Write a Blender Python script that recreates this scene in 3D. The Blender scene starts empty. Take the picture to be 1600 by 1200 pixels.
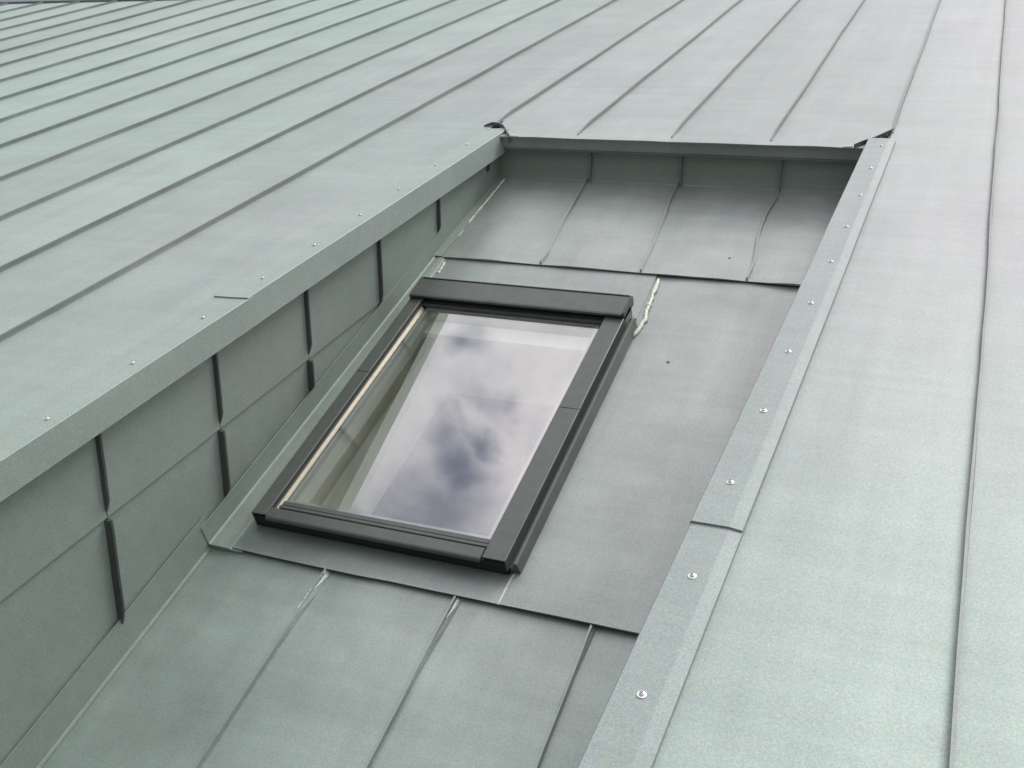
import bpy, math, random
from mathutils import Vector, Matrix
random.seed(7)
rad = math.radians
scene = bpy.context.scene
C = scene.collection

# ------------------------------------------------------------------ frame of the roof
S = 1.14                      # metres per roof unit (seam spacing about 0.43 m)
AL = rad(10.3)                # pitch of the main roof
Z0 = 6.0
EX = Vector((1, 0, 0)); EY = Vector((0, math.cos(AL), math.sin(AL))); EN = Vector((0, -math.sin(AL), math.cos(AL)))
def W(u, v, n):
    """roof coordinates (across, up the slope, off the sheet) -> world metres"""
    return (EX*u + EY*v + EN*n)*S + Vector((0, 0, Z0))
def D(u, v, n):
    return EX*u + EY*v + EN*n
FS, F0 = 0.2098, -0.8908      # recess floor: n = F0 + FS*v
FQ = math.sqrt(1+FS*FS)
def nf(v): return F0 + FS*v
def F(u, v, o=0.0):
    """recess floor coordinates: o = height off that floor"""
    return W(u, v - o*FS/FQ, nf(v) + o/FQ)

# ------------------------------------------------------------------ camera
cam_d = bpy.data.cameras.new('camera'); cam = bpy.data.objects.new('camera', cam_d); C.objects.link(cam)
cam_d.sensor_width = 36; cam_d.lens = 37.5; cam_d.clip_start = 0.02; cam_d.clip_end = 2000
right = D(0.92005527, 0.38406668, -0.0774021)
up = -D(0.11668994, -0.45722224, -0.88166393)
back = -D(-0.3740077, 0.80214749, -0.46548645)
M = Matrix((right, up, back)).transposed().to_4x4(); M.translation = W(0, 0, 1)
cam.matrix_world = M
scene.camera = cam

# ------------------------------------------------------------------ sky, sun, exposure
SUN_EL, SUN_AZ = rad(47), rad(24)          # azimuth from +Y towards +X: ahead and to the right
world = bpy.data.worlds.new('World'); scene.world = world; world.use_nodes = True
wt = world.node_tree; wt.nodes.clear()
def wn(t, **k):
    n = wt.nodes.new(t)
    for a, b in k.items(): setattr(n, a, b)
    return n
wl = wt.links.new
sky = wn('ShaderNodeTexSky', sky_type='NISHITA', sun_disc=False, sun_elevation=SUN_EL, sun_rotation=SUN_AZ)
tc = wn('ShaderNodeTexCoord')
nz = wn('ShaderNodeTexNoise'); nz.inputs['Scale'].default_value = 5.5; nz.inputs['Detail'].default_value = 7; nz.inputs['Roughness'].default_value = .58
wl(tc.outputs['Generated'], nz.inputs['Vector'])
warp = wn('ShaderNodeVectorMath', operation='SUBTRACT'); warp.inputs[1].default_value = (.5, .5, .5)
nzc = wn('ShaderNodeTexNoise'); nzc.inputs['Scale'].default_value = 9; nzc.inputs['Detail'].default_value = 6
wl(tc.outputs['Generated'], nzc.inputs['Vector']); wl(nzc.outputs['Color'], warp.inputs[0])
wsc = wn('ShaderNodeVectorMath', operation='SCALE'); wsc.inputs['Scale'].default_value = .13; wl(warp.outputs[0], wsc.inputs[0])
pos = wn('ShaderNodeVectorMath', operation='ADD'); wl(tc.outputs['Generated'], pos.inputs[0]); wl(wsc.outputs[0], pos.inputs[1])
gaps = [((-.428, .245, .870), .052), ((-.425, .285, .858), .046), ((-.418, .320, .850), .028), ((-.395, .345, .852), .017), ((-.372, .385, .845), .017), ((-.410, .425, .808), .016), ((-.49, .25, .835), .020),
        ((.30, .55, .78), .10), ((-.75, .2, .63), .09), ((.55, -.35, .76), .12), ((-.2, -.7, .68), .11), ((.8, .3, .5), .10), ((-.5, .8, .33), .08), ((.1, .1, .99), .07), ((-.6, -.5, .62), .1)]
acc = None
for c_, r_ in gaps:
    v_ = Vector(c_).normalized()
    ds = wn('ShaderNodeVectorMath', operation='DISTANCE'); ds.inputs[1].default_value = v_; wl(pos.outputs[0], ds.inputs[0])
    mr = wn('ShaderNodeMapRange', interpolation_type='SMOOTHSTEP'); mr.inputs['From Min'].default_value = 0; mr.inputs['From Max'].default_value = r_*1.75
    mr.inputs['To Min'].default_value = 1; mr.inputs['To Max'].default_value = 0; wl(ds.outputs['Value'], mr.inputs['Value'])
    if acc is None: acc = mr.outputs[0]
    else:
        mx = wn('ShaderNodeMath', operation='MAXIMUM'); wl(acc, mx.inputs[0]); wl(mr.outputs[0], mx.inputs[1]); acc = mx.outputs[0]
cl = wn('ShaderNodeValToRGB'); wl(nz.outputs['Fac'], cl.inputs[0])
cl.color_ramp.elements[0].position = .36; cl.color_ramp.elements[0].color = (.55, .56, .62, 1)
cl.color_ramp.elements[1].position = .62; cl.color_ramp.elements[1].color = (1, .985, 1, 1)
csc = wn('ShaderNodeVectorMath', operation='SCALE'); wl(cl.outputs[0], csc.inputs[0])
# overcast sky: brighter towards the zenith and round the veiled sun
wz = wn('ShaderNodeSeparateXYZ'); wl(tc.outputs['Generated'], wz.inputs[0])
wg = wn('ShaderNodeMapRange'); wg.inputs['From Min'].default_value = 0; wg.inputs['From Max'].default_value = 1; wg.inputs['To Min'].default_value = 6.8; wg.inputs['To Max'].default_value = 12.0; wl(wz.outputs['Z'], wg.inputs['Value'])
wd = wn('ShaderNodeVectorMath', operation='DOT_PRODUCT'); wd.inputs[1].default_value = (.10, .72, .69); wl(tc.outputs['Generated'], wd.inputs[0])
wm = wn('ShaderNodeMapRange'); wm.inputs['From Min'].default_value = -.35; wm.inputs['From Max'].default_value = 1; wm.inputs['To Min'].default_value = .20; wm.inputs['To Max'].default_value = 1.3; wl(wd.outputs['Value'], wm.inputs['Value'])
wp = wn('ShaderNodeMath', operation='MULTIPLY'); wl(wg.outputs[0], wp.inputs[0]); wl(wm.outputs[0], wp.inputs[1]); wl(wp.outputs[0], csc.inputs['Scale'])
gf = wn('ShaderNodeMath', operation='MULTIPLY'); gf.inputs[1].default_value = .84; wl(acc, gf.inputs[0])
mixw = wn('ShaderNodeMix', data_type='RGBA'); wl(gf.outputs[0], mixw.inputs[0]); wl(csc.outputs[0], mixw.inputs[6]); wl(sky.outputs[0], mixw.inputs[7])
bg = wn('ShaderNodeBackground'); bg.inputs['Strength'].default_value = 0.09; wl(mixw.outputs[2], bg.inputs['Color'])
wo = wn('ShaderNodeOutputWorld'); wl(bg.outputs[0], wo.inputs['Surface'])

sd = bpy.data.lights.new('sun', 'SUN'); sd.energy = 1.45; sd.angle = rad(24); sd.color = (1, .975, .94)
so = bpy.data.objects.new('sun', sd); C.objects.link(so)
sdir = Vector((math.cos(SUN_EL)*math.sin(SUN_AZ), math.cos(SUN_EL)*math.cos(SUN_AZ), math.sin(SUN_EL)))
so.rotation_euler = sdir.to_track_quat('Z', 'Y').to_euler(); so.location = (0, 0, 30)

scene.view_settings.view_transform = 'Standard'; scene.view_settings.look = 'None'
scene.view_settings.gamma = 1; scene.view_settings.use_curve_mapping = False
scene.view_settings.exposure = 0.44

# ------------------------------------------------------------------ materials
def newmat(name):
    m = bpy.data.materials.new(name); m.use_nodes = True
    nt = m.node_tree; b = nt.nodes['Principled BSDF']; return m, nt, b
def zinc(name, c1, c2, metal, rough, bump=.25, stain=.12, grain=.10):
    """weathered zinc: two patina tints, cloudy stains, fine grain, faint rolling streaks"""
    m, nt, b = newmat(name); N_ = nt.nodes.new; L = nt.links.new
    g = N_('ShaderNodeNewGeometry'); oi = N_('ShaderNodeObjectInfo')
    n1 = N_('ShaderNodeTexNoise'); n1.inputs['Scale'].default_value = .55; n1.inputs['Detail'].default_value = 3; L(g.outputs['Position'], n1.inputs['Vector'])
    sx = N_('ShaderNodeSeparateXYZ'); L(g.outputs['Position'], sx.inputs[0])
    gx = N_('ShaderNodeMapRange'); gx.inputs['From Min'].default_value = -4; gx.inputs['From Max'].default_value = .2; L(sx.outputs['X'], gx.inputs['Value'])  # lens colour cast put into the sheet: greener left and low, lilac elsewhere
    ad = N_('ShaderNodeMath'); ad.operation = 'MULTIPLY_ADD'; ad.inputs[1].default_value = .8; ad.inputs[2].default_value = -.40; L(n1.outputs['Fac'], ad.inputs[0])
    ad2 = N_('ShaderNodeMath'); ad2.operation = 'ADD'; ad2.use_clamp = True; gy = N_('ShaderNodeMapRange'); gy.inputs['From Min'].default_value = .9; gy.inputs['From Max'].default_value = 3.0; L(sx.outputs['Y'], gy.inputs['Value'])
    gm_ = N_('ShaderNodeMath'); gm_.operation = 'MULTIPLY'; L(gx.outputs[0], gm_.inputs[0]); L(gy.outputs[0], gm_.inputs[1])
    L(ad.outputs[0], ad2.inputs[0]); L(gm_.outputs[0], ad2.inputs[1])
    mx = N_('ShaderNodeMix'); mx.data_type = 'RGBA'; mx.inputs[6].default_value = (*c1, 1); mx.inputs[7].default_value = (*c2, 1); L(ad2.outputs[0], mx.inputs[0])
    # cloudy stains
    n2 = N_('ShaderNodeTexNoise'); n2.inputs['Scale'].default_value = 3.2; n2.inputs['Detail'].default_value = 8; n2.inputs['Roughness'].default_value = .62; L(g.outputs['Position'], n2.inputs['Vector'])
    r2 = N_('ShaderNodeMapRange'); r2.inputs['From Min'].default_value = .3; r2.inputs['From Max'].default_value = .7; r2.inputs['To Min'].default_value = 1-stain; r2.inputs['To Max'].default_value = 1+stain; L(n2.outputs['Fac'], r2.inputs['Value'])
    # streaks left by the rolling mill, across the sheets
    mp = N_('ShaderNodeMapping'); mp.inputs['Scale'].default_value = (1.2, 26, 26); L(g.outputs['Position'], mp.inputs['Vector'])
    n3 = N_('ShaderNodeTexNoise'); n3.inputs['Scale'].default_value = 1; n3.inputs['Detail'].default_value = 4; L(mp.outputs[0], n3.inputs['Vector'])
    r3 = N_('ShaderNodeMapRange'); r3.inputs['From Min'].default_value = .3; r3.inputs['From Max'].default_value = .7; r3.inputs['To Min'].default_value = .965; r3.inputs['To Max'].default_value = 1.035; L(n3.outputs['Fac'], r3.inputs['Value'])
    # rain streaks down the slope
    mp6 = N_('ShaderNodeMapping'); mp6.inputs['Scale'].default_value = (16, .7, .7); L(g.outputs['Position'], mp6.inputs['Vector'])
    n6 = N_('ShaderNodeTexNoise'); n6.inputs['Scale'].default_value = 1; n6.inputs['Detail'].default_value = 5; n6.inputs['Roughness'].default_value = .6; L(mp6.outputs[0], n6.inputs['Vector'])
    r6 = N_('ShaderNodeMapRange'); r6.inputs['From Min'].default_value = .3; r6.inputs['From Max'].default_value = .7; r6.inputs['To Min'].default_value = .955; r6.inputs['To Max'].default_value = 1.04; L(n6.outputs['Fac'], r6.inputs['Value'])
    # fine crystalline grain
    n4 = N_('ShaderNodeTexNoise'); n4.inputs['Scale'].default_value = 330; n4.inputs['Detail'].default_value = 2; L(g.outputs['Position'], n4.inputs['Vector'])
    r4 = N_('ShaderNodeMapRange'); r4.inputs['From Min'].default_value = .3; r4.inputs['From Max'].default_value = .7; r4.inputs['To Min'].default_value = 1-grain; r4.inputs['To Max'].default_value = 1+grain; L(n4.outputs['Fac'], r4.inputs['Value'])
    ro = N_('ShaderNodeMapRange'); ro.inputs['To Min'].default_value = .95; ro.inputs['To Max'].default_value = 1.04; L(oi.outputs['Random'], ro.inputs['Value'])
    p = r2.outputs[0]
    for q in (r3, r4, r6, ro):
        k = N_('ShaderNodeMath'); k.operation = 'MULTIPLY'; L(p, k.inputs[0]); L(q.outputs[0], k.inputs[1]); p = k.outputs[0]
    sc = N_('ShaderNodeVectorMath'); sc.operation = 'SCALE'; L(mx.outputs[2], sc.inputs[0]); L(p, sc.inputs['Scale'])
    # coloured mottling standing in for the camera's colour noise
    n5 = N_('ShaderNodeTexNoise'); n5.inputs['Scale'].default_value = 210; n5.inputs['Detail'].default_value = 2; L(g.outputs['Position'], n5.inputs['Vector'])
    mm = N_('ShaderNodeMix'); mm.data_type = 'RGBA'; mm.blend_type = 'OVERLAY'; mm.inputs[0].default_value = .27; L(sc.outputs[0], mm.inputs[6]); L(n5.outputs['Color'], mm.inputs[7])
    L(mm.outputs[2], b.inputs['Base Color'])
    b.inputs['Metallic'].default_value = metal
    rr = N_('ShaderNodeMapRange'); rr.inputs['From Min'].default_value = .3; rr.inputs['From Max'].default_value = .7; rr.inputs['To Min'].default_value = rough-.07; rr.inputs['To Max'].default_value = rough+.07; L(n2.outputs['Fac'], rr.inputs['Value']); L(rr.outputs[0], b.inputs['Roughness'])
    # oil-canning waves plus fine texture
    nb = N_('ShaderNodeTexNoise'); nb.inputs['Scale'].default_value = 2.6; nb.inputs['Detail'].default_value = 2; L(g.outputs['Position'], nb.inputs['Vector'])
    b1 = N_('ShaderNodeBump'); b1.inputs['Strength'].default_value = bump; b1.inputs['Distance'].default_value = .03; L(nb.outputs['Fac'], b1.inputs['Height'])
    b2 = N_('ShaderNodeBump'); b2.inputs['Strength'].default_value = .12; b2.inputs['Distance'].default_value = .002; L(n4.outputs['Fac'], b2.inputs['Height']); L(b1.outputs[0], b2.inputs['Normal'])
    L(b2.outputs[0], b.inputs['Normal'])
    return m
ZROOF = zinc('zinc_roof_sheet', (.36, .445, .405), (.395, .40, .405), .26, .56, bump=.26, stain=.09, grain=.12)
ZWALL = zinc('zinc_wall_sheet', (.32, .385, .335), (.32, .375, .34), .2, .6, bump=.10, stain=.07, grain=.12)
ZFLOOR = zinc('zinc_recess_sheet', (.34, .425, .385), (.415, .415, .41), .42, .45, bump=.5, stain=.13, grain=.12)
ZEDGE = zinc('zinc_edge_flashing', (.325, .39, .365), (.355, .38, .38), .22, .6, bump=.06, stain=.06, grain=.14)
ZSEAM = zinc('zinc_seam', (.24, .27, .25), (.265, .27, .27), .25, .5, bump=0, stain=.15)
ZBLADE = zinc('zinc_shaded_seam', (.09, .105, .10), (.10, .10, .11), .2, .55, bump=0, stain=.15)  # seam zinc with the shade on its near side put into the colour
def simple(name, col, rough=.5, metal=0., var=.15, scale=12., bump=0.):
    m, nt, b = newmat(name); N_ = nt.nodes.new; L = nt.links.new
    g = N_('ShaderNodeNewGeometry'); n = N_('ShaderNodeTexNoise'); n.inputs['Scale'].default_value = scale; n.inputs['Detail'].default_value = 6
    L(g.outputs['Position'], n.inputs['Vector'])
    r = N_('ShaderNodeMapRange'); r.inputs['From Min'].default_value = .3; r.inputs['From Max'].default_value = .7; r.inputs['To Min'].default_value = 1-var; r.inputs['To Max'].default_value = 1+var; L(n.outputs['Fac'], r.inputs['Value'])
    s = N_('ShaderNodeVectorMath'); s.operation = 'SCALE'; s.inputs[0].default_value = col; L(r.outputs[0], s.inputs['Scale']); L(s.outputs[0], b.inputs['Base Color'])
    b.inputs['Roughness'].default_value = rough; b.inputs['Metallic'].default_value = metal
    if bump:
        bb = N_('ShaderNodeBump'); bb.inputs['Strength'].default_value = bump; bb.inputs['Distance'].default_value = .004; L(n.outputs['Fac'], bb.inputs['Height']); L(bb.outputs[0], b.inputs['Normal'])
    return m
COVER = simple('grey_lacquered_aluminium', (.122, .135, .124), .42, .25, .08, 30)
FRAMEM = simple('dark_grey_frame', (.07, .075, .07), .5, .2, .1, 30)
GASKET = simple('black_gasket_and_shade', (.02, .02, .022), .6)  # rubber gaskets; also the black put into shaded gaps at hood and sill
TRIM = simple('bare_aluminium_trim', (.62, .57, .44), .3, .8, .1, 60)
SPACER = simple('spacer_bar', (.42, .44, .43), .45, .4, .08, 60)
BROWN = simple('brown_strip', (.42, .36, .22), .6, 0, .15, 10)
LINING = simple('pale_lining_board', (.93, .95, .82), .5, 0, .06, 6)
SEALANT_GLINT = simple('sealant_and_glint', (.78, .78, .68), .5, 0, .2, 90, .5)  # sealant beads; also highlights painted at seam feet and corners
SCREWM = simple('bright_screw_steel', (.9, .9, .88), .28, .6, .05, 200)
DARKZ = zinc('zinc_dark', (.22, .25, .27), (.22, .24, .27), .35, .5, bump=.1)  # darker zinc for corners; its tone stands in for ridge and drip shadow
RENDER_ = simple('pale_wall_render', (.55, .52, .46), .9, 0, .1, 4, .3)
ROOMW = simple('room_wall_paint', (.6, .6, .56), .8)
ROOMF = simple('room_wooden_floor', (.25, .17, .10), .5, 0, .3, 5)
GRASS = simple('lawn', (.06, .10, .03), .9, 0, .4, 2)
LEAF = simple('dark_leaf', (.03, .07, .03), .7, 0, .5, 1.5)
STAINM = simple('dark_speck', (.15, .15, .17), .8)
def glassmat(name, refl, tint):
    m, nt, b = newmat(name); nt.nodes.remove(b); N_ = nt.nodes.new; L = nt.links.new
    out = nt.nodes['Material Output']; t = N_('ShaderNodeBsdfTransparent'); t.inputs[0].default_value = (*tint, 1)
    gl = N_('ShaderNodeBsdfGlossy'); gl.inputs['Roughness'].default_value = .012; gl.inputs['Color'].default_value = (1, .965, .985, 1)
    lf = N_('ShaderNodeLayerWeight'); lp_ = N_('ShaderNodeMath'); lp_.operation = 'POWER'; lp_.inputs[1].default_value = 3; L(lf.outputs['Facing'], lp_.inputs[0])
    lw = N_('ShaderNodeMapRange'); lw.inputs['To Min'].default_value = refl; lw.inputs['To Max'].default_value = 1; L(lp_.outputs[0], lw.inputs['Value'])
    g = N_('ShaderNodeNewGeometry'); n = N_('ShaderNodeTexNoise'); n.inputs['Scale'].default_value = 3; L(g.outputs['Position'], n.inputs['Vector'])
    bb = N_('ShaderNodeBump'); bb.inputs['Strength'].default_value = .02; bb.inputs['Distance'].default_value = .01; L(n.outputs['Fac'], bb.inputs['Height']); L(bb.outputs[0], gl.inputs['Normal'])
    mx = N_('ShaderNodeMixShader'); L(lw.outputs[0], mx.inputs[0]); L(t.outputs[0], mx.inputs[1]); L(gl.outputs[0], mx.inputs[2])
    # thin film of dust
    d_ = N_('ShaderNodeBsdfDiffuse'); d_.inputs[0].default_value = (.6, .6, .58, 1)
    n2 = N_('ShaderNodeTexNoise'); n2.inputs['Scale'].default_value = 8; n2.inputs['Detail'].default_value = 6; L(g.outputs['Position'], n2.inputs['Vector'])
    r = N_('ShaderNodeMapRange'); r.inputs['From Min'].default_value = .35; r.inputs['From Max'].default_value = .75; r.inputs['To Min'].default_value = .01; r.inputs['To Max'].default_value = .07; L(n2.outputs['Fac'], r.inputs['Value'])
    m2 = N_('ShaderNodeMixShader'); L(r.outputs[0], m2.inputs[0]); L(mx.outputs[0], m2.inputs[1]); L(d_.outputs[0], m2.inputs[2])
    L(m2.outputs[0], out.inputs['Surface']); return m
GLASS = glassmat('window_glass', .31, (.96, .985, .965))
GLASS2 = glassmat('inner_window_glass', .10, (.96, .985, .965))

# ------------------------------------------------------------------ mesh helpers
class MB:
    def __init__(s): s.v = []; s.f = []
    def add(s, vs, fs):
        k = len(s.v); s.v += [Vector(p) for p in vs]; s.f += [tuple(i+k for i in f) for f in fs]
    def loft(s, rings, closed=True, caps=True):
        """rings: equal-length lists of points; closed section"""
        k = len(s.v); m = len(rings[0])
        for r in rings: s.v += [Vector(p) for p in r]
        for i in range(len(rings)-1):
            for j in range(m if closed else m-1):
                a = k+i*m+j; b = k+i*m+(j+1) % m; s.f.append((a, b, b+m, a+m))
        if caps and closed:
            s.f.append(tuple(k+j for j in range(m))[::-1]); s.f.append(tuple(k+(len(rings)-1)*m+j for j in range(m)))
    def box(s, fn, a0, a1, b0, b1, c0, c1):
        s.loft([[fn(a0, b0, c0), fn(a1, b0, c0), fn(a1, b0, c1), fn(a0, b0, c1)], [fn(a0, b1, c0), fn(a1, b1, c0), fn(a1, b1, c1), fn(a0, b1, c1)]])
    def build(s, name, mat, parent=None, smooth=False, bevel=0):
        me = bpy.data.meshes.new(name); me.from_pydata([tuple(p) for p in s.v], [], s.f); me.update()
        import bmesh
        bm = bmesh.new(); bm.from_mesh(me); bmesh.ops.recalc_face_normals(bm, faces=bm.faces)
        if bevel:
            bmesh.ops.remove_doubles(bm, verts=bm.verts, dist=1e-5)
            ed = [e for e in bm.edges if len(e.link_faces) == 2 and e.calc_face_angle() > .6]
            bmesh.ops.bevel(bm, geom=ed, offset=bevel, segments=2, affect='EDGES', clamp_overlap=True)
        bm.to_mesh(me); bm.free()
        if smooth:
            for p in me.polygons: p.use_smooth = True
        me.materials.append(mat)
        o = bpy.data.objects.new(name, me); C.objects.link(o)
        if parent is not None: o.parent = parent; o.matrix_parent_inverse = parent.matrix_world.inverted()
        return o
def empty(name, loc, label=None, cat=None, kind=None, group=None):
    o = bpy.data.objects.new(name, None); C.objects.link(o); o.location = loc; o.empty_display_size = .1
    o.matrix_world = Matrix.Translation(loc)
    if label: o['label'] = label
    if cat: o['category'] = cat
    if kind: o['kind'] = kind
    if group: o['group'] = group
    return o
def wob(seed):
    r = random.Random(seed); ph = [r.uniform(0, 6.28) for _ in range(3)]
    return lambda x: math.sin(x*1.7+ph[0])*.5+math.sin(x*4.1+ph[1])*.3+math.sin(x*9.3+ph[2])*.2

TH = .0014
def sheet(fn, u0, u1, v0, v1, o0=0., o1=None, name='panel', mat=None, parent=None, seed=0, th=TH, camber=.0012, uf0=None, uf1=None, front=None):
    """a thin sheet with a slight swell; uf0/uf1: edge functions of v; front: turned-down front edge depth"""
    if o1 is None: o1 = o0
    nv = max(2, int((v1-v0)/.22)); nu = 4; w = wob(seed); mb = MB(); k = len(mb.v)
    for i in range(nv+1):
        t = i/nv; v = v0+(v1-v0)*t
        a = uf0(v) if uf0 else u0; b = uf1(v) if uf1 else u1
        for j in range(nu+1):
            s_ = j/nu; bulge = camber*math.sin(math.pi*s_)*(1+w(v*1.3+j)); mb.v.append(fn(a+(b-a)*s_, v, o0+(o1-o0)*t+bulge))
    for i in range(nv):
        for j in range(nu):
            a = i*(nu+1)+j; mb.f.append((a, a+1, a+nu+2, a+nu+1))
    if front:
        top = len(mb.v)
        for j in range(nu+1): mb.v.append(Vector(mb.v[j]))
        base = len(mb.v)
        for j in range(nu+1):
            a = uf0(v0) if uf0 else u0; b = uf1(v0) if uf1 else u1
            mb.v.append(fn(a+(b-a)*j/nu, v0, o0-(.003 if front > .03 else .0018)))
        for j in range(nu): mb.f.append((top+j, base+j, base+j+1, top+j+1))
        if front > .03:      # folded lip with the face set back under it
            p1 = len(mb.v)
            for dv, dn in ((0, .003), (.010, .0035), (.010, front)):
                for j in range(nu+1): mb.v.append(fn(a+(b-a)*j/nu, v0+dv, o0-dn))
            for j in range(nu):
                for q in (0, 1): c = p1+q*(nu+1)+j; mb.f.append((c, c+nu+1, c+nu+2, c+1))
        if front < .03:      # the hem is folded back under the sheet, leaving a dark gap
            b2 = len(mb.v)
            for j in range(nu+1): mb.v.append(fn(a+(b-a)*j/nu, v0+.02, o0-.0022))
            for j in range(nu): mb.f.append((base+j, b2+j, b2+j+1, base+j+1))
    o = mb.build(name, mat, parent, smooth=False)
    for p in o.data.polygons: p.use_smooth = True
    if front:
        for p in o.data.polygons:
            if p.index >= nu*nv: p.use_smooth = False
    return o
def seam(fn, path, h, parent, name='seam', mat=None, seed=0, amp=.0018, step=.14, t=.0023, taper=0):
    """standing seam along path [(u,v),...]; t half thickness"""
    w = wob(seed); w2 = wob(seed+99); rings = []; H = h
    L_ = path[-1][1]-path[0][1]; n = max(3, int(L_/step))
    for i in range(n+1):
        v = path[0][1]+L_*i/n
        for (a, b) in zip(path, path[1:]):
            if a[1]-1e-9 <= v <= b[1]+1e-9: u = a[0]+(b[0]-a[0])*(v-a[1])/(b[1]-a[1]); break
        u += amp*w(v*2); l = amp*.8*w2(v*2.4); hh = H*min(1, .25+(v-path[0][1])/taper) if taper else H; h = hh
        rings.append([fn(u-t*1.3, v, .0003), fn(u-t*.9+l*.4, v, h*.35), fn(u-t*.9+l, v, h*.62), fn(u-t*1.5+l, v, h*.72), fn(u-t*1.2+l, v, h), fn(u+t*.9+l, v, h), fn(u+t*1.0+l, v, h*.66), fn(u+t*.9+l*.4, v, h*.3), fn(u+t*1.3, v, .0003)])
    mb = MB(); mb.loft(rings); return mb.build(name, mat or ZSEAM, parent)

# ------------------------------------------------------------------ ground and house body
gm = MB(); gm.add([(-400, -400, 0), (400, -400, 0), (400, 400, 0), (-400, 400, 0)], [(0, 1, 2, 3)])
go = gm.build('ground', GRASS); go['kind'] = 'structure'
EAVE, RIDGE = -.80, 6.92
ULEFT, URIGHT = -10.4, 3.85
house = empty('house', (W(-3, 3, 0).x, W(-3, 3, 0).y, 0), 'pale rendered house body under the grey metal roof', 'house')
e0 = W(0, EAVE+.25, -.95); yb = W(0, RIDGE, 0).y*2 - W(0, EAVE+.25, 0).y
x0, x1 = W(ULEFT+.3, 0, 0).x, W(URIGHT-.3, 0, 0).x
for (a, b, c, d, zt) in ((x0, x1, e0.y, e0.y+.25, e0.z-.15), (x0, x1, yb-.25, yb, e0.z-.15), (x0, x0+.25, e0.y+.25, yb-.25, e0.z-.15), (x1-.25, x1, e0.y+.25, yb-.25, e0.z-.15)):
    m = MB(); m.box(lambda x, y, z: Vector((x, y, z)), a, b, c, d, 0.0, zt); m.build('wall', RENDER_, house)

# ------------------------------------------------------------------ main roof
roof = empty('roof', W(-3, 3, 0), kind='structure')
US = [-2.087-.3785*i for i in range(0, 23)]            # seams left of the recess
US[1:5] = [-2.466, -2.842, -3.216, -3.605]
RS = [.055, .43, .81, 1.19, 1.57, 1.95, 2.33, 2.71, 3.09, 3.47, 3.85]
BS = [(-1.665, -1.665), (-1.303, -1.318), (-.962, -.992), (-.624, -.647), (-.257, -.258)]   # behind the recess: (at its edge, at the ridge)
BE = 3.478                                             # upper edge of the recess
cu = lambda v: -1.630+.0203*(v-1.186)                  # edge of the left coping
wu = lambda v: -1.658+.0203*(v-1.186)                  # left recess wall
fl = lambda v: -.345+.0100*(v-1.0)                     # right flashing, recess side
fr = lambda v: -.264+.0110*(v-1.0)                     # right flashing, roof side
# full length trays
edges = sorted(US)
for i in range(len(edges)-1):
    sheet(W, edges[i], edges[i+1], EAVE, RIDGE, mat=ZROOF, parent=roof, seed=i, name='panel')
sheet(W, US[0], -1.665, EAVE, RIDGE, mat=ZROOF, parent=roof, seed=40)
sheet(W, 0, 0, EAVE, BE+.10, mat=ZROOF, parent=roof, seed=41, uf0=lambda v: -1.665, uf1=lambda v: cu(v)-.012, camber=0)
lerp = lambda a, b, t: a+(b-a)*t
for i in range(4):
    a, b = BS[i], BS[i+1]
    v0 = BE
    sheet(W, 0, 0, v0, RIDGE, mat=ZROOF, parent=roof, seed=50+i, front=.043,
          uf0=lambda v, a=a: lerp(a[0], a[1], (v-v0)/(RIDGE-v0)) if i else max(-1.665, lerp(-1.60, -1.665, min(1, (v-v0)/.16))),
          uf1=lambda v, b=b: lerp(b[0], b[1], (v-v0)/(RIDGE-v0)) if i < 3 else min(-.257, lerp(-.322, -.257, min(1, (v-v0)/.16))))
sheet(W, 0, 0, EAVE, 3.56, mat=ZROOF, parent=roof, seed=60, uf0=lambda v: fl(v)+.01, uf1=lambda v: -.257, camber=0)
sheet(W, -.257, .055, EAVE, RIDGE, mat=ZROOF, parent=roof, seed=61)
for i in range(len(RS)-1): sheet(W, RS[i], RS[i+1], EAVE, RIDGE, mat=ZROOF, parent=roof, seed=70+i)
for i, u in enumerate(US+RS):
    seam(W, [(u, EAVE), (u+.004, 2.5), (u, RIDGE)], .0150, roof, seed=100+i)
for i, (a, b) in enumerate(BS):
    vs = (3.64, BE+.05, BE+.05, BE+.05, 3.66)[i]
    seam(W, [(a, vs), (b, RIDGE)], .0145, roof, seed=140+i, taper=.16)
# ridge cap and far slope
m = MB(); prof = [(-.10, .012), (-.095, .018), (0, .036), (.12, .010), (.12, -.02), (-.1, -.005)]
m.loft([[W(u, RIDGE+p, q) for p, q in prof] for u in (ULEFT, URIGHT)]); m.build('ridge_cap', DARKZ, roof)
ry = W(0, RIDGE, 0)
m = MB(); m.add([(x0-.4, ry.y, ry.z+.0), (x1+.4, ry.y, ry.z+.0), (x1+.4, 2*ry.y-W(0, EAVE, 0).y, W(0, EAVE, 0).z), (x0-.4, 2*ry.y-W(0, EAVE, 0).y, W(0, EAVE, 0).z)], [(0, 1, 2, 3)])
m.build('far_slope', ZROOF, roof)
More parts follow.
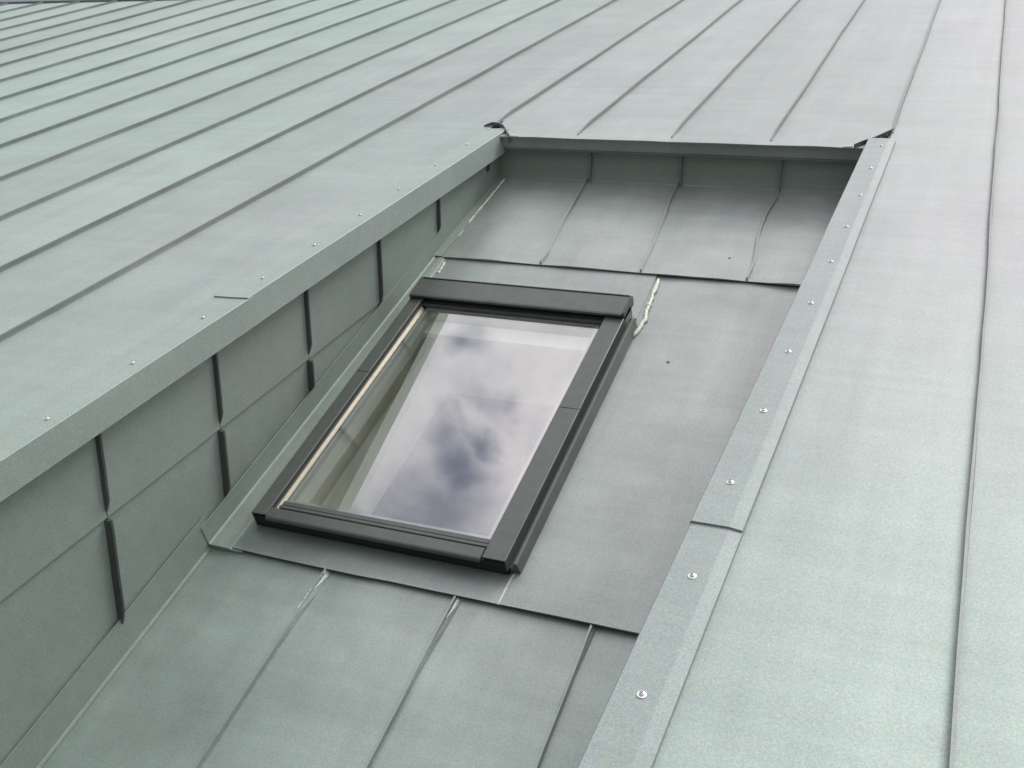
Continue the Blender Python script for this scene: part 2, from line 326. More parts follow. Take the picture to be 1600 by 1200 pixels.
# eave and verge boards, gable infill
m = MB(); m.box(W, ULEFT, -1.68, EAVE-.01, EAVE+.01, -.2, .006); m.build('fascia', ZEDGE, roof)
m = MB(); m.box(W, -.34, URIGHT, EAVE-.01, EAVE+.01, -.2, .006); m.build('fascia', ZEDGE, roof)
for u in (ULEFT, URIGHT):
    m = MB(); m.box(W, u-.012, u+.012, EAVE-.01, RIDGE, -.2, .02); m.build('verge_board', ZEDGE, roof)
for xx in (x0, x1-.25):
    m = MB(); a = Vector((xx, e0.y, e0.z-.15)); m.loft([[(x, e0.y, e0.z-.15), (x, yb, e0.z-.15), (x, yb, W(0, EAVE+.25, 0).z-.06), (x, ry.y, ry.z-.1), (x, e0.y, W(0, EAVE+.25, 0).z-.06)] for x in (xx, xx+.25)])
    m.build('gable', RENDER_, house)

# ------------------------------------------------------------------ screws
def screw_mesh():
    m = MB(); R = .0066*S; k = 16
    prof = [(1.0, 0), (1.0, .10), (.96, .16), (.62, .20), (.60, .42), (.45, .60), (.2, .68)]
    m.loft([[Vector((R*r*math.cos(6.2832*j/k), R*r*math.sin(6.2832*j/k), R*h)) for j in range(k)] for r, h in prof])
    o = m.build('screw', SCREWM); me = o.data; bpy.data.objects.remove(o); 
    # dark cross slot
    m = MB(); 
    me.materials.append(GASKET)
    import bmesh
    bm = bmesh.new(); bm.from_mesh(me)
    for (a, b) in ((.42, .09), (.09, .42)):
        z = R*(.70 + (.02 if a < b else 0)); vs = [bm.verts.new((R*x, R*y, z)) for x, y in ((-a, -b), (a, -b), (a, b), (-a, b))]
        f = bm.faces.new(vs); f.material_index = 1
    bm.to_mesh(me); bm.free(); return me
SM = screw_mesh()
def screw(u, v, n, parent, k=1.0):
    o = bpy.data.objects.new('screw', SM); C.objects.link(o)
    a = random.uniform(0, 3); t = Matrix((EX, EY, EN)).transposed().to_4x4() @ Matrix.Rotation(a, 4, 'Z') @ Matrix.Rotation(random.uniform(-.06, .06), 4, 'X')
    t = t @ Matrix.Scale(k, 4); t.translation = W(u, v, n); o.parent = parent; o.matrix_parent_inverse = parent.matrix_world.inverted(); o.matrix_world = t
    return o

# ------------------------------------------------------------------ left coping (two lengths)
def coping(v0, v1, dn, label, scr):
    r = empty('edge_coping', W(cu(v0), v0, 0), label, 'flashing', group='coping strips along the left edge')
    pr = lambda v, o=0: [W(cu(v)-.105, v, .0016+dn), W(cu(v)-.045, v, .0035+dn), W(cu(v)-.0015, v, .0062+dn), W(cu(v)+.0003, v, .0050+dn), W(cu(v)+.009, v, -.060), W(cu(v)+.0095, v, -.063),
                      W(cu(v)+.008, v, -.0645), W(cu(v)-.022, v, -.060), W(cu(v)-.022, v, -.058), W(cu(v)-.001, v, -.054), W(cu(v)-.0025, v, .001+dn), W(cu(v)-.105, v, .0006)]
    w = wob(int(v0*10)+5); rings = []; n = max(4, int((v1-v0)/.2))
    for i in range(n+1):
        v = v0+(v1-v0)*i/n; q = pr(v); j = w(v*2)*.0012; rings.append([p+EX*(j if k in (2, 3, 4, 5, 6, 8, 9, 10) else 0) for k, p in enumerate(q)])
    m = MB(); m.loft(rings); m.build('sheet', ZEDGE_L, r)
    for (u, v) in scr: screw(u, v, .0055+dn, r, .72)
    return r
ZEDGE_L = zinc('zinc_coping', (.35, .43, .38), (.37, .405, .39), .2, .6, bump=.06, stain=.06, grain=.14)
SL = [(-1.655, 3.538), (-1.649, 3.335), (-1.651, 3.088), (-1.650, 2.828), (-1.650, 2.584), (-1.652, 2.332), (-1.657, 2.09), (-1.662, 1.845), (-1.665, 1.596), (-1.666, 1.339), (-1.671, 1.09), (-1.676, .84), (-1.68, .59), (-1.685, .34), (-1.69, .09), (-1.695, -.16)]
coping(1.965, 3.555, .0035, 'upper length of screwed grey coping on the left edge, ending at the dark far corner', [s for s in SL if s[1] > 1.97])
coping(EAVE, 1.985, 0, 'lower length of screwed grey coping on left edge, below the small dark lap mark', [s for s in SL if s[1] < 1.97])

# ------------------------------------------------------------------ left recess wall
def clip(poly, c0, c1):
    out = []
    g = lambda p: p[1]-(c0+c1*p[0])
    for a, b in zip(poly, poly[1:]+poly[:1]):
        ga, gb = g(a), g(b)
        if ga >= 0: out.append(a)
        if (ga >= 0) != (gb >= 0):
            t = ga/(ga-gb); out.append((a[0]+(b[0]-a[0])*t, a[1]+(b[1]-a[1])*t))
    return out
def slab(poly, uf, t, name, mat, parent, bevel=0):
    m = MB(); m.loft([[W(uf(v)-t, v, n) for v, n in poly], [W(uf(v), v, n) for v, n in poly]]); return m.build(name, mat, parent, bevel=bevel)
lw_ = empty('recess_wall', W(wu(2), 2, nf(2)), 'tall grey sheet metal wall on the left side of the recess, with dark upright seams', 'wall')
VI = [-1.36+.3985*i for i in range(0, 7)] + [1.430, 1.828, 2.225, 2.619, 3.010, 3.400, 3.80]
VI[6] = 1.03; JN = -.272
lean = lambda vi, n: vi+.18*(n+.08)
for i in range(len(VI)-1):
    a, b = VI[i], VI[i+1]
    if lean(b, 0) < EAVE: continue
    e = .0015
    up_ = [(lean(a, -.02)+e, -.02), (lean(b, -.02)-e, -.02), (lean(b, JN)-e, JN), (lean(a, JN)+e, JN)]
    if b > 3.5: up_ = [(lean(a, -.02)+e, -.02), (3.515, -.02), (3.50, JN), (lean(a, JN)+e, JN)]
    q = clip(up_, F0+.004, FS)
    if len(q) > 2: slab(q, lambda v: wu(v)+.0045, .008, 'panel', ZWALL, lw_)
    lo = [(lean(a, JN+.01)+e, JN+.01), (lean(b, JN+.01)-e, JN+.01), (lean(b, -1.3)-e, -1.3), (lean(a, -1.3)+e, -1.3)]
    q = clip(lo, F0+.004, FS)
    if len(q) > 2: slab(q, lambda v: wu(v)-.001, .006, 'panel', ZWALL, lw_)
def wall_seam(vi, n0, n1):
    # blade standing proud of the wall, feet tapered
    N = 14; rings = []; w = wob(int(vi*31)+int(n0*50))
    for i in range(N+1):
        t = i/N; n = n0+(n1-n0)*t; v = lean(vi, n)+.0009*w(n*9); b = wu(v)
        pr = .0150*min(1, .9+t*4, .25+(1-t)*6)
        rings.append([W(b-.002, v-.0060, n), W(b+pr, v-.0028, n), W(b+pr+.001, v+.0028, n), W(b-.002, v+.0060, n)])
    m = MB(); m.loft(rings); m.build('seam', ZBLADE, lw_)
UPH = .072/FQ
for vi in VI[1:-1]:
    base = F0+FS*vi
    nb = (base-.18*FS*(-.0)+UPH)
    # foot where seam meets top of the upstand
    n_ = -.3
    for _ in range(20): n_ = nf(lean(vi, n_))+UPH
    if lean(vi, -.05) < EAVE: continue
    if n_ < JN-.03:
        wall_seam(vi, -.050, JN+.012); wall_seam(vi, JN-.006, n_)
    elif n_ < -.07: wall_seam(vi, -.050, n_)
# sheathing behind the wall so no light leaks
slab([(EAVE, -.005), (3.6, -.005), (3.6, nf(3.6)-.02), (EAVE, nf(EAVE)-.02)], lambda v: wu(v)-.009, .02, 'backing', FRAMEM, lw_)

# back wall
bw = empty('recess_wall', W(-1, 3.5, nf(3.5)), 'low dark sheet metal wall at the top end of the recess, under the folded roof edge', 'wall')
vb = lambda n: 3.492+.18*(n+.158)
BU = [wu(3.5)+.004, -1.250, -.920, -.584, -.318]
for i in range(4):
    m = MB(); a, b = BU[i]+.001, BU[i+1]-.001
    m.loft([[W(a, vb(n)+q, n), W(b, vb(n)+q, n), W(b, vb(n)+q+.006, n), W(a, vb(n)+q+.006, n)] for n, q in ((-.165, -.012), (-.150, -.003), (-.13, 0), (-.09, .001), (-.012, 0))])
    m.build('panel', ZWALL, bw)
for i in (1, 2, 3):
    w = wob(i*7); m = MB()
    m.loft([[W(BU[i]-.003+w(n*14)*.003, vb(n), n), W(BU[i]-.002+w(n*14)*.003, vb(n)-.014, n), W(BU[i]+.003+w(n*14)*.003, vb(n)-.014, n), W(BU[i]+.004+w(n*14)*.003, vb(n), n)] for n in (-.158, -.13, -.1, -.075, -.05)])
    m.build('seam', ZSEAM, bw)
m = MB(); m.box(W, -1.62, -.315, 3.484, 3.515, -.0485, -.0435); m.build('drip_shadow', DARKZ, bw)  # dark strip put in for the shadow line under the folded edge
m = MB(); m.box(W, -1.66, -.31, 3.545, 3.56, -.2, -.01); m.build('backing', FRAMEM, bw)

# right wall (faces away from the camera)
rw = empty('recess_wall', W(-.33, 2, nf(2)), 'metal wall hidden below the screwed right hand flashing', 'wall')
vlist = [-.8, 0, .7, 1.4, 2.1, 2.8, 3.52]
for a, b in zip(vlist, vlist[1:]):
    slab([(a+.001, .004), (b-.001, .004), (b-.001, nf(b)-.01), (a+.001, nf(a)-.01)], lambda v: fl(v)+.022, .012, 'panel', ZWALL, rw)

# ------------------------------------------------------------------ recess floor
rf = empty('lower_roof', W(-1, 2, nf(2)), kind='structure')
RB = lambda v: fl(v)+.014
ls = [wu(0), -1.308, -.966, -.634, -.33]
LAP, LAP2 = 1.665, 2.947
for i in range(4):
    sheet(F, 0, 0, EAVE, LAP+.03, mat=ZFLOOR, parent=rf, seed=200+i,
          uf0=(lambda v: wu(v)+.004) if i == 0 else (lambda v, i=i: ls[i]), uf1=RB if i == 3 else (lambda v, i=i: ls[i+1]))
for i, (a, b) in enumerate(((-1.318, -1.303), (-.975, -.960), (-.632, -.637))):
    o = seam(F, [(a, EAVE), (a+(b-a)*.8, 1.45), (b, LAP-.002)], .0125, rf, seed=210+i, mat=ZFLOOR)
# flattened seam feet just under the lap
for i, (a, b) in enumerate(((-1.303, .0065), (-.960, .0065), (-.637, .004))):
    m = MB(); m.loft([[F(a-b*s_+d, v, .0006), F(a+d, v, h), F(a+b*s_+d, v, .0006)] for v, s_, h, d in ((1.44, .4, .0135, -.002), (1.52, .9, .013, 0), (1.60, 1.25, .011, .003), (LAP-.001, 1.5, .007, .004))])
    m.build('seam_foot', ZFLOOR, rf)
# right hand middle sheet and the ring of flashing round the skylight
SKL, SKR, SKB, SKT = -1.552, -.846, 1.752, 2.745
sheet(F, 0, 0, LAP, LAP2+.05, .0135, .004, mat=ZFLOOR, parent=rf, seed=220, uf0=lambda v: -.853, uf1=RB, front=.010, camber=.003)
# upper sheets
us_ = [(-1.6, -1.6), (-1.236, -1.262), (-.905, -.927), (-.578, -.590), (-.33, -.33)]
for i in range(4):
    a, b = us_[i], us_[i+1]
    sheet(F, 0, 0, LAP2, 3.502, .0150, .003, mat=ZFLOOR, parent=rf, seed=230+i, front=.0095, camber=.003,
          uf0=(lambda v: wu(v)+.03) if i == 0 else (lambda v, a=a: lerp(a[0], a[1], (v-LAP2)/.555)), uf1=RB if i == 3 else (lambda v, b=b: lerp(b[0], b[1], (v-LAP2)/.555)))
def upF(u, v, o): return F(u, v, o+.0150-.012*(v-LAP2)/.555)
for i, pts in enumerate((((-1.236, LAP2+.004), (-1.232, 3.02), (-1.250, 3.2), (-1.257, 3.36), (-1.262, 3.495)), ((-.905, LAP2+.004), (-.906, 3.1), (-.917, 3.25), (-.929, 3.38), (-.927, 3.495)), ((-.578, LAP2+.004), (-.574, 3.03), (-.592, 3.18), (-.594, 3.33), (-.583, 3.43), (-.590, 3.495)))):
    seam(upF, list(pts), .011, rf, seed=240+i, mat=ZFLOOR, step=.03, amp=.0022)
m = MB(); w = wob(5)
m.loft([[upF(wu(v)+.005, v, .050), upF(wu(v)+.004, v, .004), upF(wu(v)+.012, v, .0035), upF(wu(v)+.034, v, .0025), upF(wu(v)+.034, v, .001), upF(wu(v)+.012, v, .0015), upF(wu(v)+.001, v, .003), upF(wu(v)+.001, v, .050)] for v in [LAP2+.55*i/10 for i in range(11)]])
m.build('upstand', ZWALL, rf)
# lower upstand
def upstand(v0, v1, h, o, mat, du=0):
    m = MB(); w = wob(int(v0*9)); K = 14
    m.loft([[F(wu(v)+.0055+du, v, h+w(v*3)*.002), F(wu(v)+.0060+du, v, .004+o), F(wu(v)+.008+du, v, .0022+o), F(wu(v)+.014+du, v, .0018+o), F(wu(v)+.014+du, v, .0005+o), F(wu(v)+.008+du, v, .001+o), F(wu(v)+.003+du, v, .008+o), F(wu(v)+.003+du, v, h+w(v*3)*.002)] for v in [v0+(v1-v0)*i/K for i in range(K+1)]])
    return m.build('upstand', mat, rf)
upstand(EAVE, LAP+.02, .088, .0005, ZWALL)
# specks of dirt
for (u, v) in ((-.655, 3.06), (-.63, 2.71), (-.71, 2.55)):
    ob_ = (.015-.012*(v-LAP2)/.555 if v > LAP2 else .0135-.0095*(v-LAP)/(LAP2+.05-LAP))+.0024
    m = MB(); k = 8; m.loft([[F(u+r*math.cos(.785*j)*(1+.2*math.sin(j*2)), v+r*math.sin(.785*j), ob_+h) for j in range(k)] for r, h in ((.0048, 0), (.003, .0006))]); m.build('speck', STAINM, rf)

# flashing around the skylight (one folded set)
sf = empty('skylight_flashing', F(-1.2, 1.7, 0), 'folded grey metal apron around the skylight, with a dark front edge below the window', 'flashing')
w = wob(77)
def strip(fn, v0, v1, prof, name, mat, K=10, parent=sf):
    m = MB(); m.loft([[fn(v, k_) for k_ in range(len(prof(v)))] for v in [v0+(v1-v0)*i/K for i in range(K+1)]]); return m.build(name, mat, parent)
# apron below the window
m = MB(); us2 = [-1.574+(.716)*j/8 for j in range(9)]
for j, u in enumerate(us2): m.v += [F(u, LAP+.003*w(u*3), .0125), F(u, LAP+.045, .010), F(u, SKB+.01, .006)]
for j in range(8):
    for k in range(2): a = j*3+k; m.f.append((a, a+3, a+4, a+1))
b0 = len(m.v)
for j, u in enumerate(us2): m.v.append(F(u, LAP+.003*w(u*3), .0105))
for j in range(8): m.f.append((j*3, b0+j, b0+j+1, j*3+3))
m.build('apron', ZFLOOR, sf)
# side gutter on the left, running up to the wall
m = MB(); pp = lambda v: [F(wu(v)+.0075, v, .070), F(wu(v)+.0080, v, .017), F(wu(v)+.012, v, .0135), F(wu(v)+.030, v, .0145), F(-1.580, v, .0125), F(-1.573, v, .0095), F(-1.545, v, .009), F(-1.545, v, .002), F(wu(v)+.012, v, .002), F(wu(v)+.0045, v, .014), F(wu(v)+.0045, v, .070)]
m.loft([pp(LAP-.004+(LAP2-LAP+.010)*i/12) for i in range(13)]); m.build('side_gutter', ZWALL, sf)
# sheet above the window
m = MB(); K = 8
m.loft([[F(-1.573, v, .010), F(-.853, v, .0095), F(-.853, v, .004), F(-1.573, v, .004)] for v in (SKT-.02, SKT+.1, LAP2+.02)]); m.build('top_sheet', ZFLOOR, sf)
m = MB(); m.loft([[F(-.861+d, v, .011), F(-.857+d, v, .0145), F(-.851+d, v, .010)] for v, d in ((LAP, 0), (LAP+.05, .001), (SKB, .004))]); m.build('edge_fold', SEALANT_GLINT, sf)

# ------------------------------------------------------------------ skylight
sk = empty('skylight', F(-1.2, SKB, 0), 'closed roof window in dark grey frame with cloud reflections in its glass', 'skylight')
def fbox(u0, u1, v0, v1, o0, o1, name, mat, parent=sk, bev=.0012):
    m = MB(); m.box(F, u0, u1, v0, v1, o0, o1); return m.build(name, mat, parent, bevel=bev*S)
OT = .061; OG = .046
GL, GR, GB, GT = -1.492, -.928, 1.808, 2.640
fr_ = empty('frame', F(-1.2, SKB, 0)); fr_.parent = sk; fr_.matrix_parent_inverse = sk.matrix_world.inverted()
# casing below the covers: four sides
fbox(SKL+.004, GL-.018, SKB+.006, SKT-.01, .003, OT-.016, 'side_casing', FRAMEM, fr_)
fbox(GR+.012, -.868, SKB+.006, SKT-.01, .003, OT-.016, 'side_casing', FRAMEM, fr_)
fbox(GL-.018, GR+.012, SKB+.006, SKB+.029, .003, OT-.030, 'bottom_casing', GASKET, fr_)
fbox(GL-.018, GR+.012, GT+.012, SKT-.01, .003, OT-.012, 'top_casing', FRAMEM, fr_)
# side covers in two lengths each
JL = 2.30
for (v0, v1, d) in ((SKB-.006, JL, 0), (JL+.0015, SKT-.03, .0008)):
    m = MB(); m.loft([[F(SKL, v, .012), F(SKL, v, OT-.002), F(SKL+.002, v, OT+d), F(-1.511, v, OT+.0005+d), F(-1.5095, v, OT+.003+d), F(-1.5075, v, OT+.002+d), F(-1.5075, v, OT-.010), F(-1.511, v, OT-.010), F(-1.512, v, OT-.003), F(SKL+.003, v, OT-.004), F(SKL+.003, v, .012)] for v in (v0, v1)])
    m.build('side_cover', COVER, sk)
    vj = 2.285 if d else 2.285
for (v0, v1, d) in ((SKB-.006, 2.262, 0), (2.2635, SKT-.03, .0008)):
    m = MB(); m.loft([[F(-.9215, v, OT-.012), F(-.9215, v, OT-.001), F(-.9195, v, OT+d), F(-.866, v, OT+d), F(-.8645, v, OT+.0025+d), F(-.8625, v, OT+.0015+d), F(-.8625, v, .026), F(-.8655, v, .026), F(-.8665, v, OT-.004), F(-.9185, v, OT-.004), F(-.9185, v, OT-.012)] for v in (v0, v1)])
    m.build('side_cover', COVER, sk)
# lower rail on the right outer side (gutter profile)
m = MB(); m.loft([[F(-.8630, v, .010), F(-.8630, v, .027), F(-.853, v, .027), F(-.852, v, .0425), F(-.8495, v, .044), F(-.8425, v, .043), F(-.840, v, .030), F(-.836, v, .010)] for v in (SKB+.004, SKT-.06)]); m.build('gutter_rail', COVER, sk, bevel=.0008)
m = MB(); m.loft([[F(-1.560, v, .010), F(-1.556, v, .036), F(-1.5535, v, .036), F(-1.5535, v, .010)] for v in (SKB+.004, SKT-.06)]); m.build('gutter_rail', COVER, sk)
# bottom cover
m = MB(); m.loft([[F(u, SKB-.015, OT-.010), F(u, SKB-.015, OT-.004), F(u, SKB-.013, OT-.001), F(u, SKB-.009, OT+.0005), F(u, SKB+.019, OT+.001), F(u, SKB+.020, OT-.012), F(u, SKB+.006, OT-.012), F(u, SKB-.012, OT-.008)] for u in (-1.506, -.9235)]); m.build('bottom_cover', COVER, sk)
# under-cill behind it, blackened for the shade below the bottom cover
fbox(-1.549, -.866, SKB-.002, SKB+.006, .0080, OT-.013, 'sill', GASKET)
# sash: bottom profile steps
fbox(GL-.010, GR+.004, SKB+.030, SKB+.040, OG-.03, OG+.0065, 'sash_rail', COVER, sk, .0015)
fbox(GL-.004, GR+.004, SKB+.0415, GB, OG-.03, OG+.0045, 'glazing_bead', COVER, sk, .0015)
# sash left: slanting bright trim and dark gasket
m = MB(); m.loft([[F(-1.5060, v, OG-.02), F(-1.5060, v, OT-.004), F(-1.5035, v, OT-.004), F(-1.4995, v, OG+.007), F(-1.4985, v, OG-.02)] for v in (SKB+.024, GT)]); m.build('gasket', GASKET, sk)
m = MB(); m.loft([[F(-1.4985, v, OG-.02), F(-1.5005, v, OG+.0085), F(-1.4975, v, OG+.0085), F(GL, v, OG+.0015), F(GL, v, OG-.02)] for v in (GB-.03, GT-.015)]); m.build('glazing_trim', TRIM, sk)
m = MB(); m.loft([[F(GR+.001, v, OG-.02), F(GR+.001, v, OG+.002), F(GR+.005, v, OG+.006), F(-.9218, v, OG+.006), F(-.9218, v, OG-.02)] for v in (GB-.03, GT)]); m.build('glazing_trim', COVER, sk)
# top sash strip
fbox(GL-.012, GR+.006, GT, GT+.012, OG-.03, OG+.004, 'glazing_bead', COVER, sk, .0015)
fbox(GL-.012, GR+.006, GT+.0135, GT+.03, OG-.03, OG+.008, 'sash_rail', FRAMEM, sk, .0015)
# hood at the top
HO = .077
m = MB(); m.loft([[F(u, 2.652, HO-.009), F(u, 2.652, HO-.002), F(u, 2.658, HO), F(u, 2.738, HO+.001), F(u, 2.741, HO-.002), F(u, 2.743, .012), F(u, 2.730, .012), F(u, 2.728, HO-.006), F(u, 2.66, HO-.007), F(u, 2.66, HO-.009)] for u in (-1.5440, -.8700)]); m.build('hood', COVER, sk)
m = MB(); m.loft([[F(u, 2.652, HO-.022), F(u, 2.654, HO-.001), F(u, 2.658, HO+.0018), F(u, 2.740, HO+.0025), F(u, 2.744, HO-.002), F(u, 2.744, HO-.03)] for u in (-.8698, -.8625)]); m.build('hood_end_cap', FRAMEM, sk)
m = MB(); m.loft([[F(u, 2.648, HO-.024), F(u, 2.650, HO+.001), F(u, 2.740, HO+.003), F(u, 2.742, HO-.03)] for u in (-1.5495, -1.5442)]); m.build('hood_end_cap', COVER, sk)
fbox(-1.543, -.871, 2.7375, 2.7430, HO-.004, HO+.0030, 'hood_rear_gap', GASKET, bev=.0006)  # dark strip standing in for the shaded gap behind the hood
m = MB(); m.loft([[F(u, 2.664, OG-.01), F(u, 2.664, HO-.009), F(u, 2.727, HO-.009), F(u, 2.727, OG-.01)] for u in (-1.542, -.872)]); m.build('hood_underside', GASKET, sk)
# panes
m = MB(); m.add([F(GL, GB, OG), F(GR, GB, OG), F(GR, GT, OG), F(GL, GT, OG)], [(0, 1, 2, 3)]); pane = m.build('pane', GLASS, sk)
m = MB(); m.add([F(GL, GB, OG-.018), F(GR, GB, OG-.018), F(GR, GT, OG-.018), F(GL, GT, OG-.018)], [(0, 1, 2, 3)]); pane2 = m.build('pane', GLASS2, sk); pane2['label'] = 'inner pane below the outer one'
for (a, b, c, d) in ((GL+.004, GR-.004, GB+.004, GB+.011), (GL+.004, GR-.004, GT-.011, GT-.004), (GL+.004, GL+.011, GB+.011, GT-.011), (GR-.011, GR-.004, GB+.011, GT-.011)):
    fbox(a, b, c, d, OG-.0165, OG-.002, 'spacer_bar', SPACER, sk, 0)
# pale band and line standing in for a reflection at the pane head
hrefl = empty('head_reflection', F(-1.2, 2.6, 0)); hrefl.parent = sk; hrefl.matrix_parent_inverse = sk.matrix_world.inverted()
fbox(GL+.012, GR-.012, 2.572, GT-.012, OG-.052, OG-.046, 'reflection_band', LINING, hrefl, 0)
fbox(GL+.012, GR-.012, 2.562, 2.571, OG-.054, OG-.040, 'reflection_line', LINING, hrefl, .001)
# lining of the shaft
DEEP = -.30
fbox(GL-.012, GL+.001, GB-.02, GT+.02, DEEP, OG-.020, 'lining_board', LINING)
fbox(GL+.001, GL+.004, GB-.01, GT+.001, -.075, -.030, 'brown_strip', BROWN, bev=0)  # brown band along the left lining board
fbox(GR-.001, GR+.012, GB-.02, GT+.02, DEEP, OG-.020, 'lining_board', LINING)
fbox(GL+.001, GR-.001, GT-.001, GT+.012, DEEP, OG-.020, 'lining_board', LINING)
fbox(GL+.001, GR-.001, GB-.012, GB+.001, DEEP, OG-.020, 'lining_board', LINING)

# room under the window
room = empty('attic_room', F(-1.2, 2.2, -1.9), 'dim room with pale walls seen through the skylight glass', 'room')
def rbox(u0, u1, v0, v1, o0, o1, name, mat): m = MB(); m.box(F, u0, u1, v0, v1, o0, o1); m.build(name, mat, room)
rbox(-2.6, .4, .9, 3.9, -2.1, -2.05, 'floor', ROOMF)
rbox(-2.65, -2.6, .9, 3.9, -2.1, DEEP-.0, 'wall', ROOMW); rbox(.4, .45, .9, 3.9, -2.1, DEEP-.0, 'wall', ROOMW)
rbox(-2.6, .4, 3.85, 3.9, -2.05, DEEP, 'wall', ROOMW); rbox(-2.6, .4, .9, .95, -2.05, DEEP, 'wall', ROOMW)
rbox(-2.6, GL-.012, .95, 3.85, DEEP, DEEP+.03, 'ceiling', ROOMW); rbox(GR+.012, .4, .95, 3.85, DEEP, DEEP+.03, 'ceiling', ROOMW)
rbox(GL-.012, GR+.012, .95, GB-.02, DEEP, DEEP+.03, 'ceiling', ROOMW); rbox(GL-.012, GR+.012, GT+.02, 3.85, DEEP, DEEP+.03, 'ceiling', ROOMW)

# ------------------------------------------------------------------ right flashing (two lengths)
def rflash(v0, v1, dn, label, scr):
    r = empty('edge_flashing', W(fl(v0), v0, 0), label, 'flashing', group='screwed flashing strips on the right of the recess')
    def pr(v):
        a, b = fl(v), fr(v); 
        return [W(a, v, -.03), W(a-.0005, v, .0085+dn), W(a+.0015, v, .0115+dn), W(b-.021, v, .0118+dn), W(b-.018, v, .0114+dn), W(b, v, .0085+dn), W(b, v, .0006), W(b-.018, v, .009), W(a+.004, v, .009), W(a+.003, v, -.03)]
    w = wob(int(v0*10)+15); rings = []; n = max(4, int((v1-v0)/.16))
    for i in range(n+1):
        v = v0+(v1-v0)*i/n; j = w(v*2)*.0008; rings.append([p+EX*j for p in pr(v)])
    m = MB(); m.loft(rings); m.build('sheet', ZEDGE, r)
    for (u, v) in scr: screw(u, v, .012+dn, r)
SR = [(-.273, 3.46), (-.277, 3.217), (-.278, 2.966), (-.282, 2.711), (-.286, 2.463), (-.293, 2.213), (-.299, 1.965), (-.300, 1.715), (-.306, 1.467), (-.306, 1.216), (-.308, .966), (-.31, .716), (-.312, .466), (-.314, .216), (-.316, -.034)]
rflash(1.346, 3.545, .0036, 'upper length of the screwed flashing right of the recess, ending at the roof corner', [s for s in SR if s[1] > 1.35])
rflash(EAVE, 1.375, 0, 'lower length of the screwed flashing, running out at the bottom of the photo', [s for s in SR if s[1] < 1.35])

# ------------------------------------------------------------------ folded corners at the top of the recess
def fold(path, label, tint):
    r = MB(); rings = []
    for (u, v, n0, n1) in path: rings.append([W(u, v, n0), W(u+.001, v-.004, n1*.96+.0), W(u+.0015, v-.001, n1), W(u+.001, v+.004, n1-.002), W(u+.002, v+.004, n0)])
    r.loft(rings); o = r.build('folded_corner', tint); o['label'] = label; o['category'] = 'flashing'; return o
fold([(-1.700, 3.600, .001, .006), (-1.672, 3.612, .001, .016), (-1.640, 3.600, 0, .018), (-1.612, 3.575, -.004, .018), (-1.585, 3.535, -.012, .016), (-1.562, 3.495, -.022, .014), (-1.548, 3.479, -.024, .010)],
     'dark folded metal corner where left coping meets the upper roof edge', DARKZ)
fold([(-.356, 3.474, -.002, .015), (-.340, 3.500, -.001, .017), (-.300, 3.575, 0, .014), (-.262, 3.672, 0, .012), (-.256, 3.69, 0, .011)],
     'small dark folded metal corner at the top of the right flashing', DARKZ)
for pts, lab in ((((-1.548, 3.485), (-1.528, 3.482), (-1.512, 3.484)), 'pale highlight added on the roof edge beside the left dark corner'), (((-.388, 3.482), (-.372, 3.484), (-.360, 3.487)), 'pale highlight added on the roof edge beside the right dark corner')):
    m = MB(); m.loft([[W(u-.0, v-.006, .001), W(u, v-.003, .005), W(u, v+.006, .004), W(u, v+.010, .001)] for u, v in pts]); o = m.build('sealant_or_highlight', SEALANT_GLINT); o['label'] = lab; o['category'] = 'sealant'  # pale strips standing in for the highlights at the folded corners

# ------------------------------------------------------------------ beads of sealant and solder, strips standing in for seam highlights
def bead(pts, r, o, label, seed, fn=F):
    m = MB(); rr = random.Random(seed); rings = []; n = 26
    for i in range(n+1):
        t = i/n*(len(pts)-1); k = min(int(t), len(pts)-2); q = t-k
        u = lerp(pts[k][0], pts[k+1][0], q)+rr.uniform(-.0016, .0016); v = lerp(pts[k][1], pts[k+1][1], q)
        a = r*rr.uniform(.6, 1.25)*(.35 if i in (0, n) else 1)
        rings.append([fn(u-a, v, o-.001), fn(u-a*.7, v, o+a*.55), fn(u, v, o+a*.8), fn(u+a*.7, v, o+a*.5), fn(u+a, v, o-.001)])
    m.loft(rings); ob = m.build('sealant_or_highlight', SEALANT_GLINT, smooth=True); ob['label'] = label; ob['category'] = 'sealant'
bead([(-.842, 2.930), (-.835, 2.80), (-.833, 2.767), (-.826, 2.728), (-.838, 2.640)], .0078, .0100, 'wavy light bead of sealant to the right of the skylight hood', 1)
bead([(-1.592, 2.955), (-1.585, 3.2), (-1.572, 3.470)], .0042, .010, 'long thin pale bead in the left crease at the top end of the recess', 2)
bead([(-1.568, 2.925), (-1.563, 2.86)], .0050, .0098, 'short pale bead between the skylight hood and the upper lap', 3)
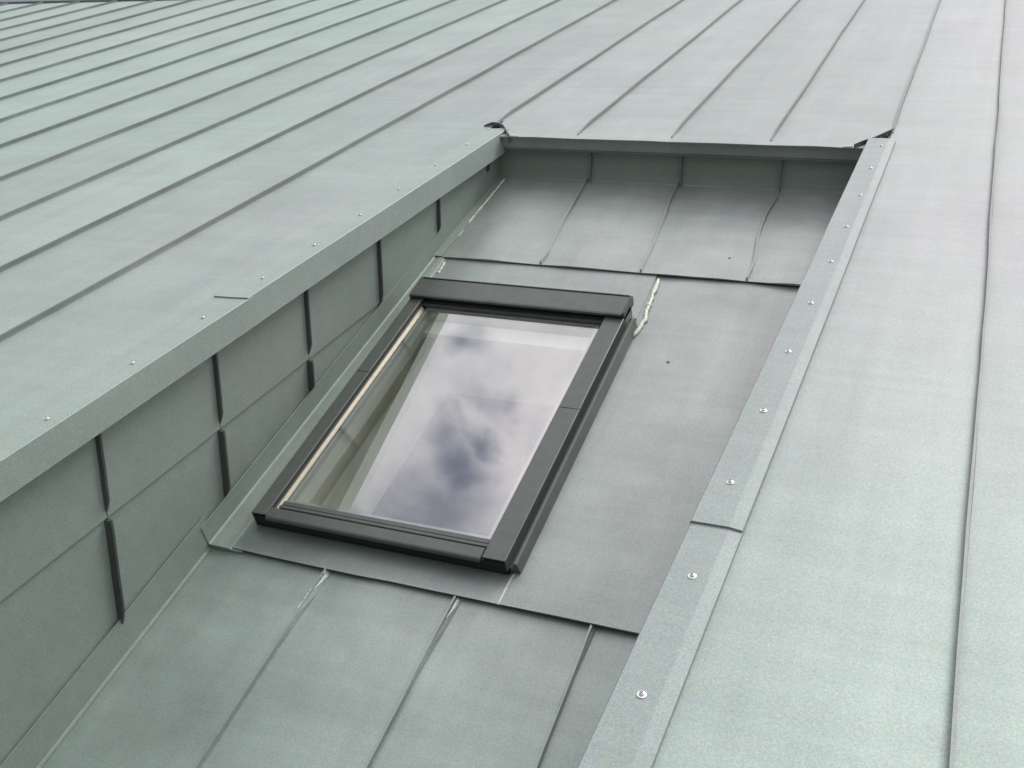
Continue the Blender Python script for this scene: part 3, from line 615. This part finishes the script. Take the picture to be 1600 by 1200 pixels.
bead([(-1.640, 2.76), (-1.636, 2.83), (-1.628, 2.90), (-1.618, 2.95)], .0075, .018, 'smeared pale sealant at the wall foot beside the top of the skylight', 4)

bead([(-1.3005, LAP-.006), (-1.3065, 1.60), (-1.3095, 1.54)], .0020, .0095, 'thin cream streak standing in for a highlight on the seam foot below the left half of the skylight', 5)  # cream highlight along the seam, added as a thin strip
bead([(-.9525, LAP-.006), (-.9560, 1.61), (-.9620, 1.55), (-.9625, 1.52)], .0024, .0060, 'thin pale streak standing in for a highlight on the middle seam foot below the skylight apron', 6)  # seam highlight added as a pale strip
# ------------------------------------------------------------------ trees far beyond the ridge
tv, tf = [], []
rt = random.Random(3)
for t in range(11):
    cx, cy = -36+t*3.6+rt.uniform(-1, 1), 24+rt.uniform(-2, 4); H = rt.uniform(8.5, 11); R = rt.uniform(2.3, 3.2)
    k = len(tv)
    for j in range(6): tv.append((cx+.25*math.cos(j*1.047), cy+.25*math.sin(j*1.047), 0))
    for j in range(6): tv.append((cx+.08*math.cos(j*1.047), cy+.08*math.sin(j*1.047), H*.8))
    for j in range(6): tf.append((k+j, k+(j+1) % 6, k+6+(j+1) % 6, k+6+j))
    lobes = [(rt.uniform(-1, 1)*R*.6, rt.uniform(-1, 1)*R*.6, rt.uniform(.3, .9)*H, rt.uniform(.8, 1.5)) for _ in range(12)]
    for i in range(2200):
        lx, ly, lz, lr = rt.choice(lobes); d_ = Vector((rt.gauss(0, 1), rt.gauss(0, 1), rt.gauss(0, 1))).normalized()*lr*rt.uniform(.6, 1)
        p = Vector((cx+lx, cy+ly, lz))+d_; a = Vector((rt.gauss(0, 1), rt.gauss(0, 1), rt.gauss(0, 1))).normalized()*.12; b = a.cross(d_).normalized()*.07
        k = len(tv); tv += [tuple(p-a), tuple(p+b), tuple(p+a), tuple(p-b)]; tf.append((k, k+1, k+2, k+3))
me = bpy.data.meshes.new('treeline'); me.from_pydata(tv, [], tf); me.materials.append(LEAF); o = bpy.data.objects.new('treeline', me); C.objects.link(o)
o['label'] = 'dark green line of trees beyond the roof ridge'; o['category'] = 'trees'; o['kind'] = 'stuff'
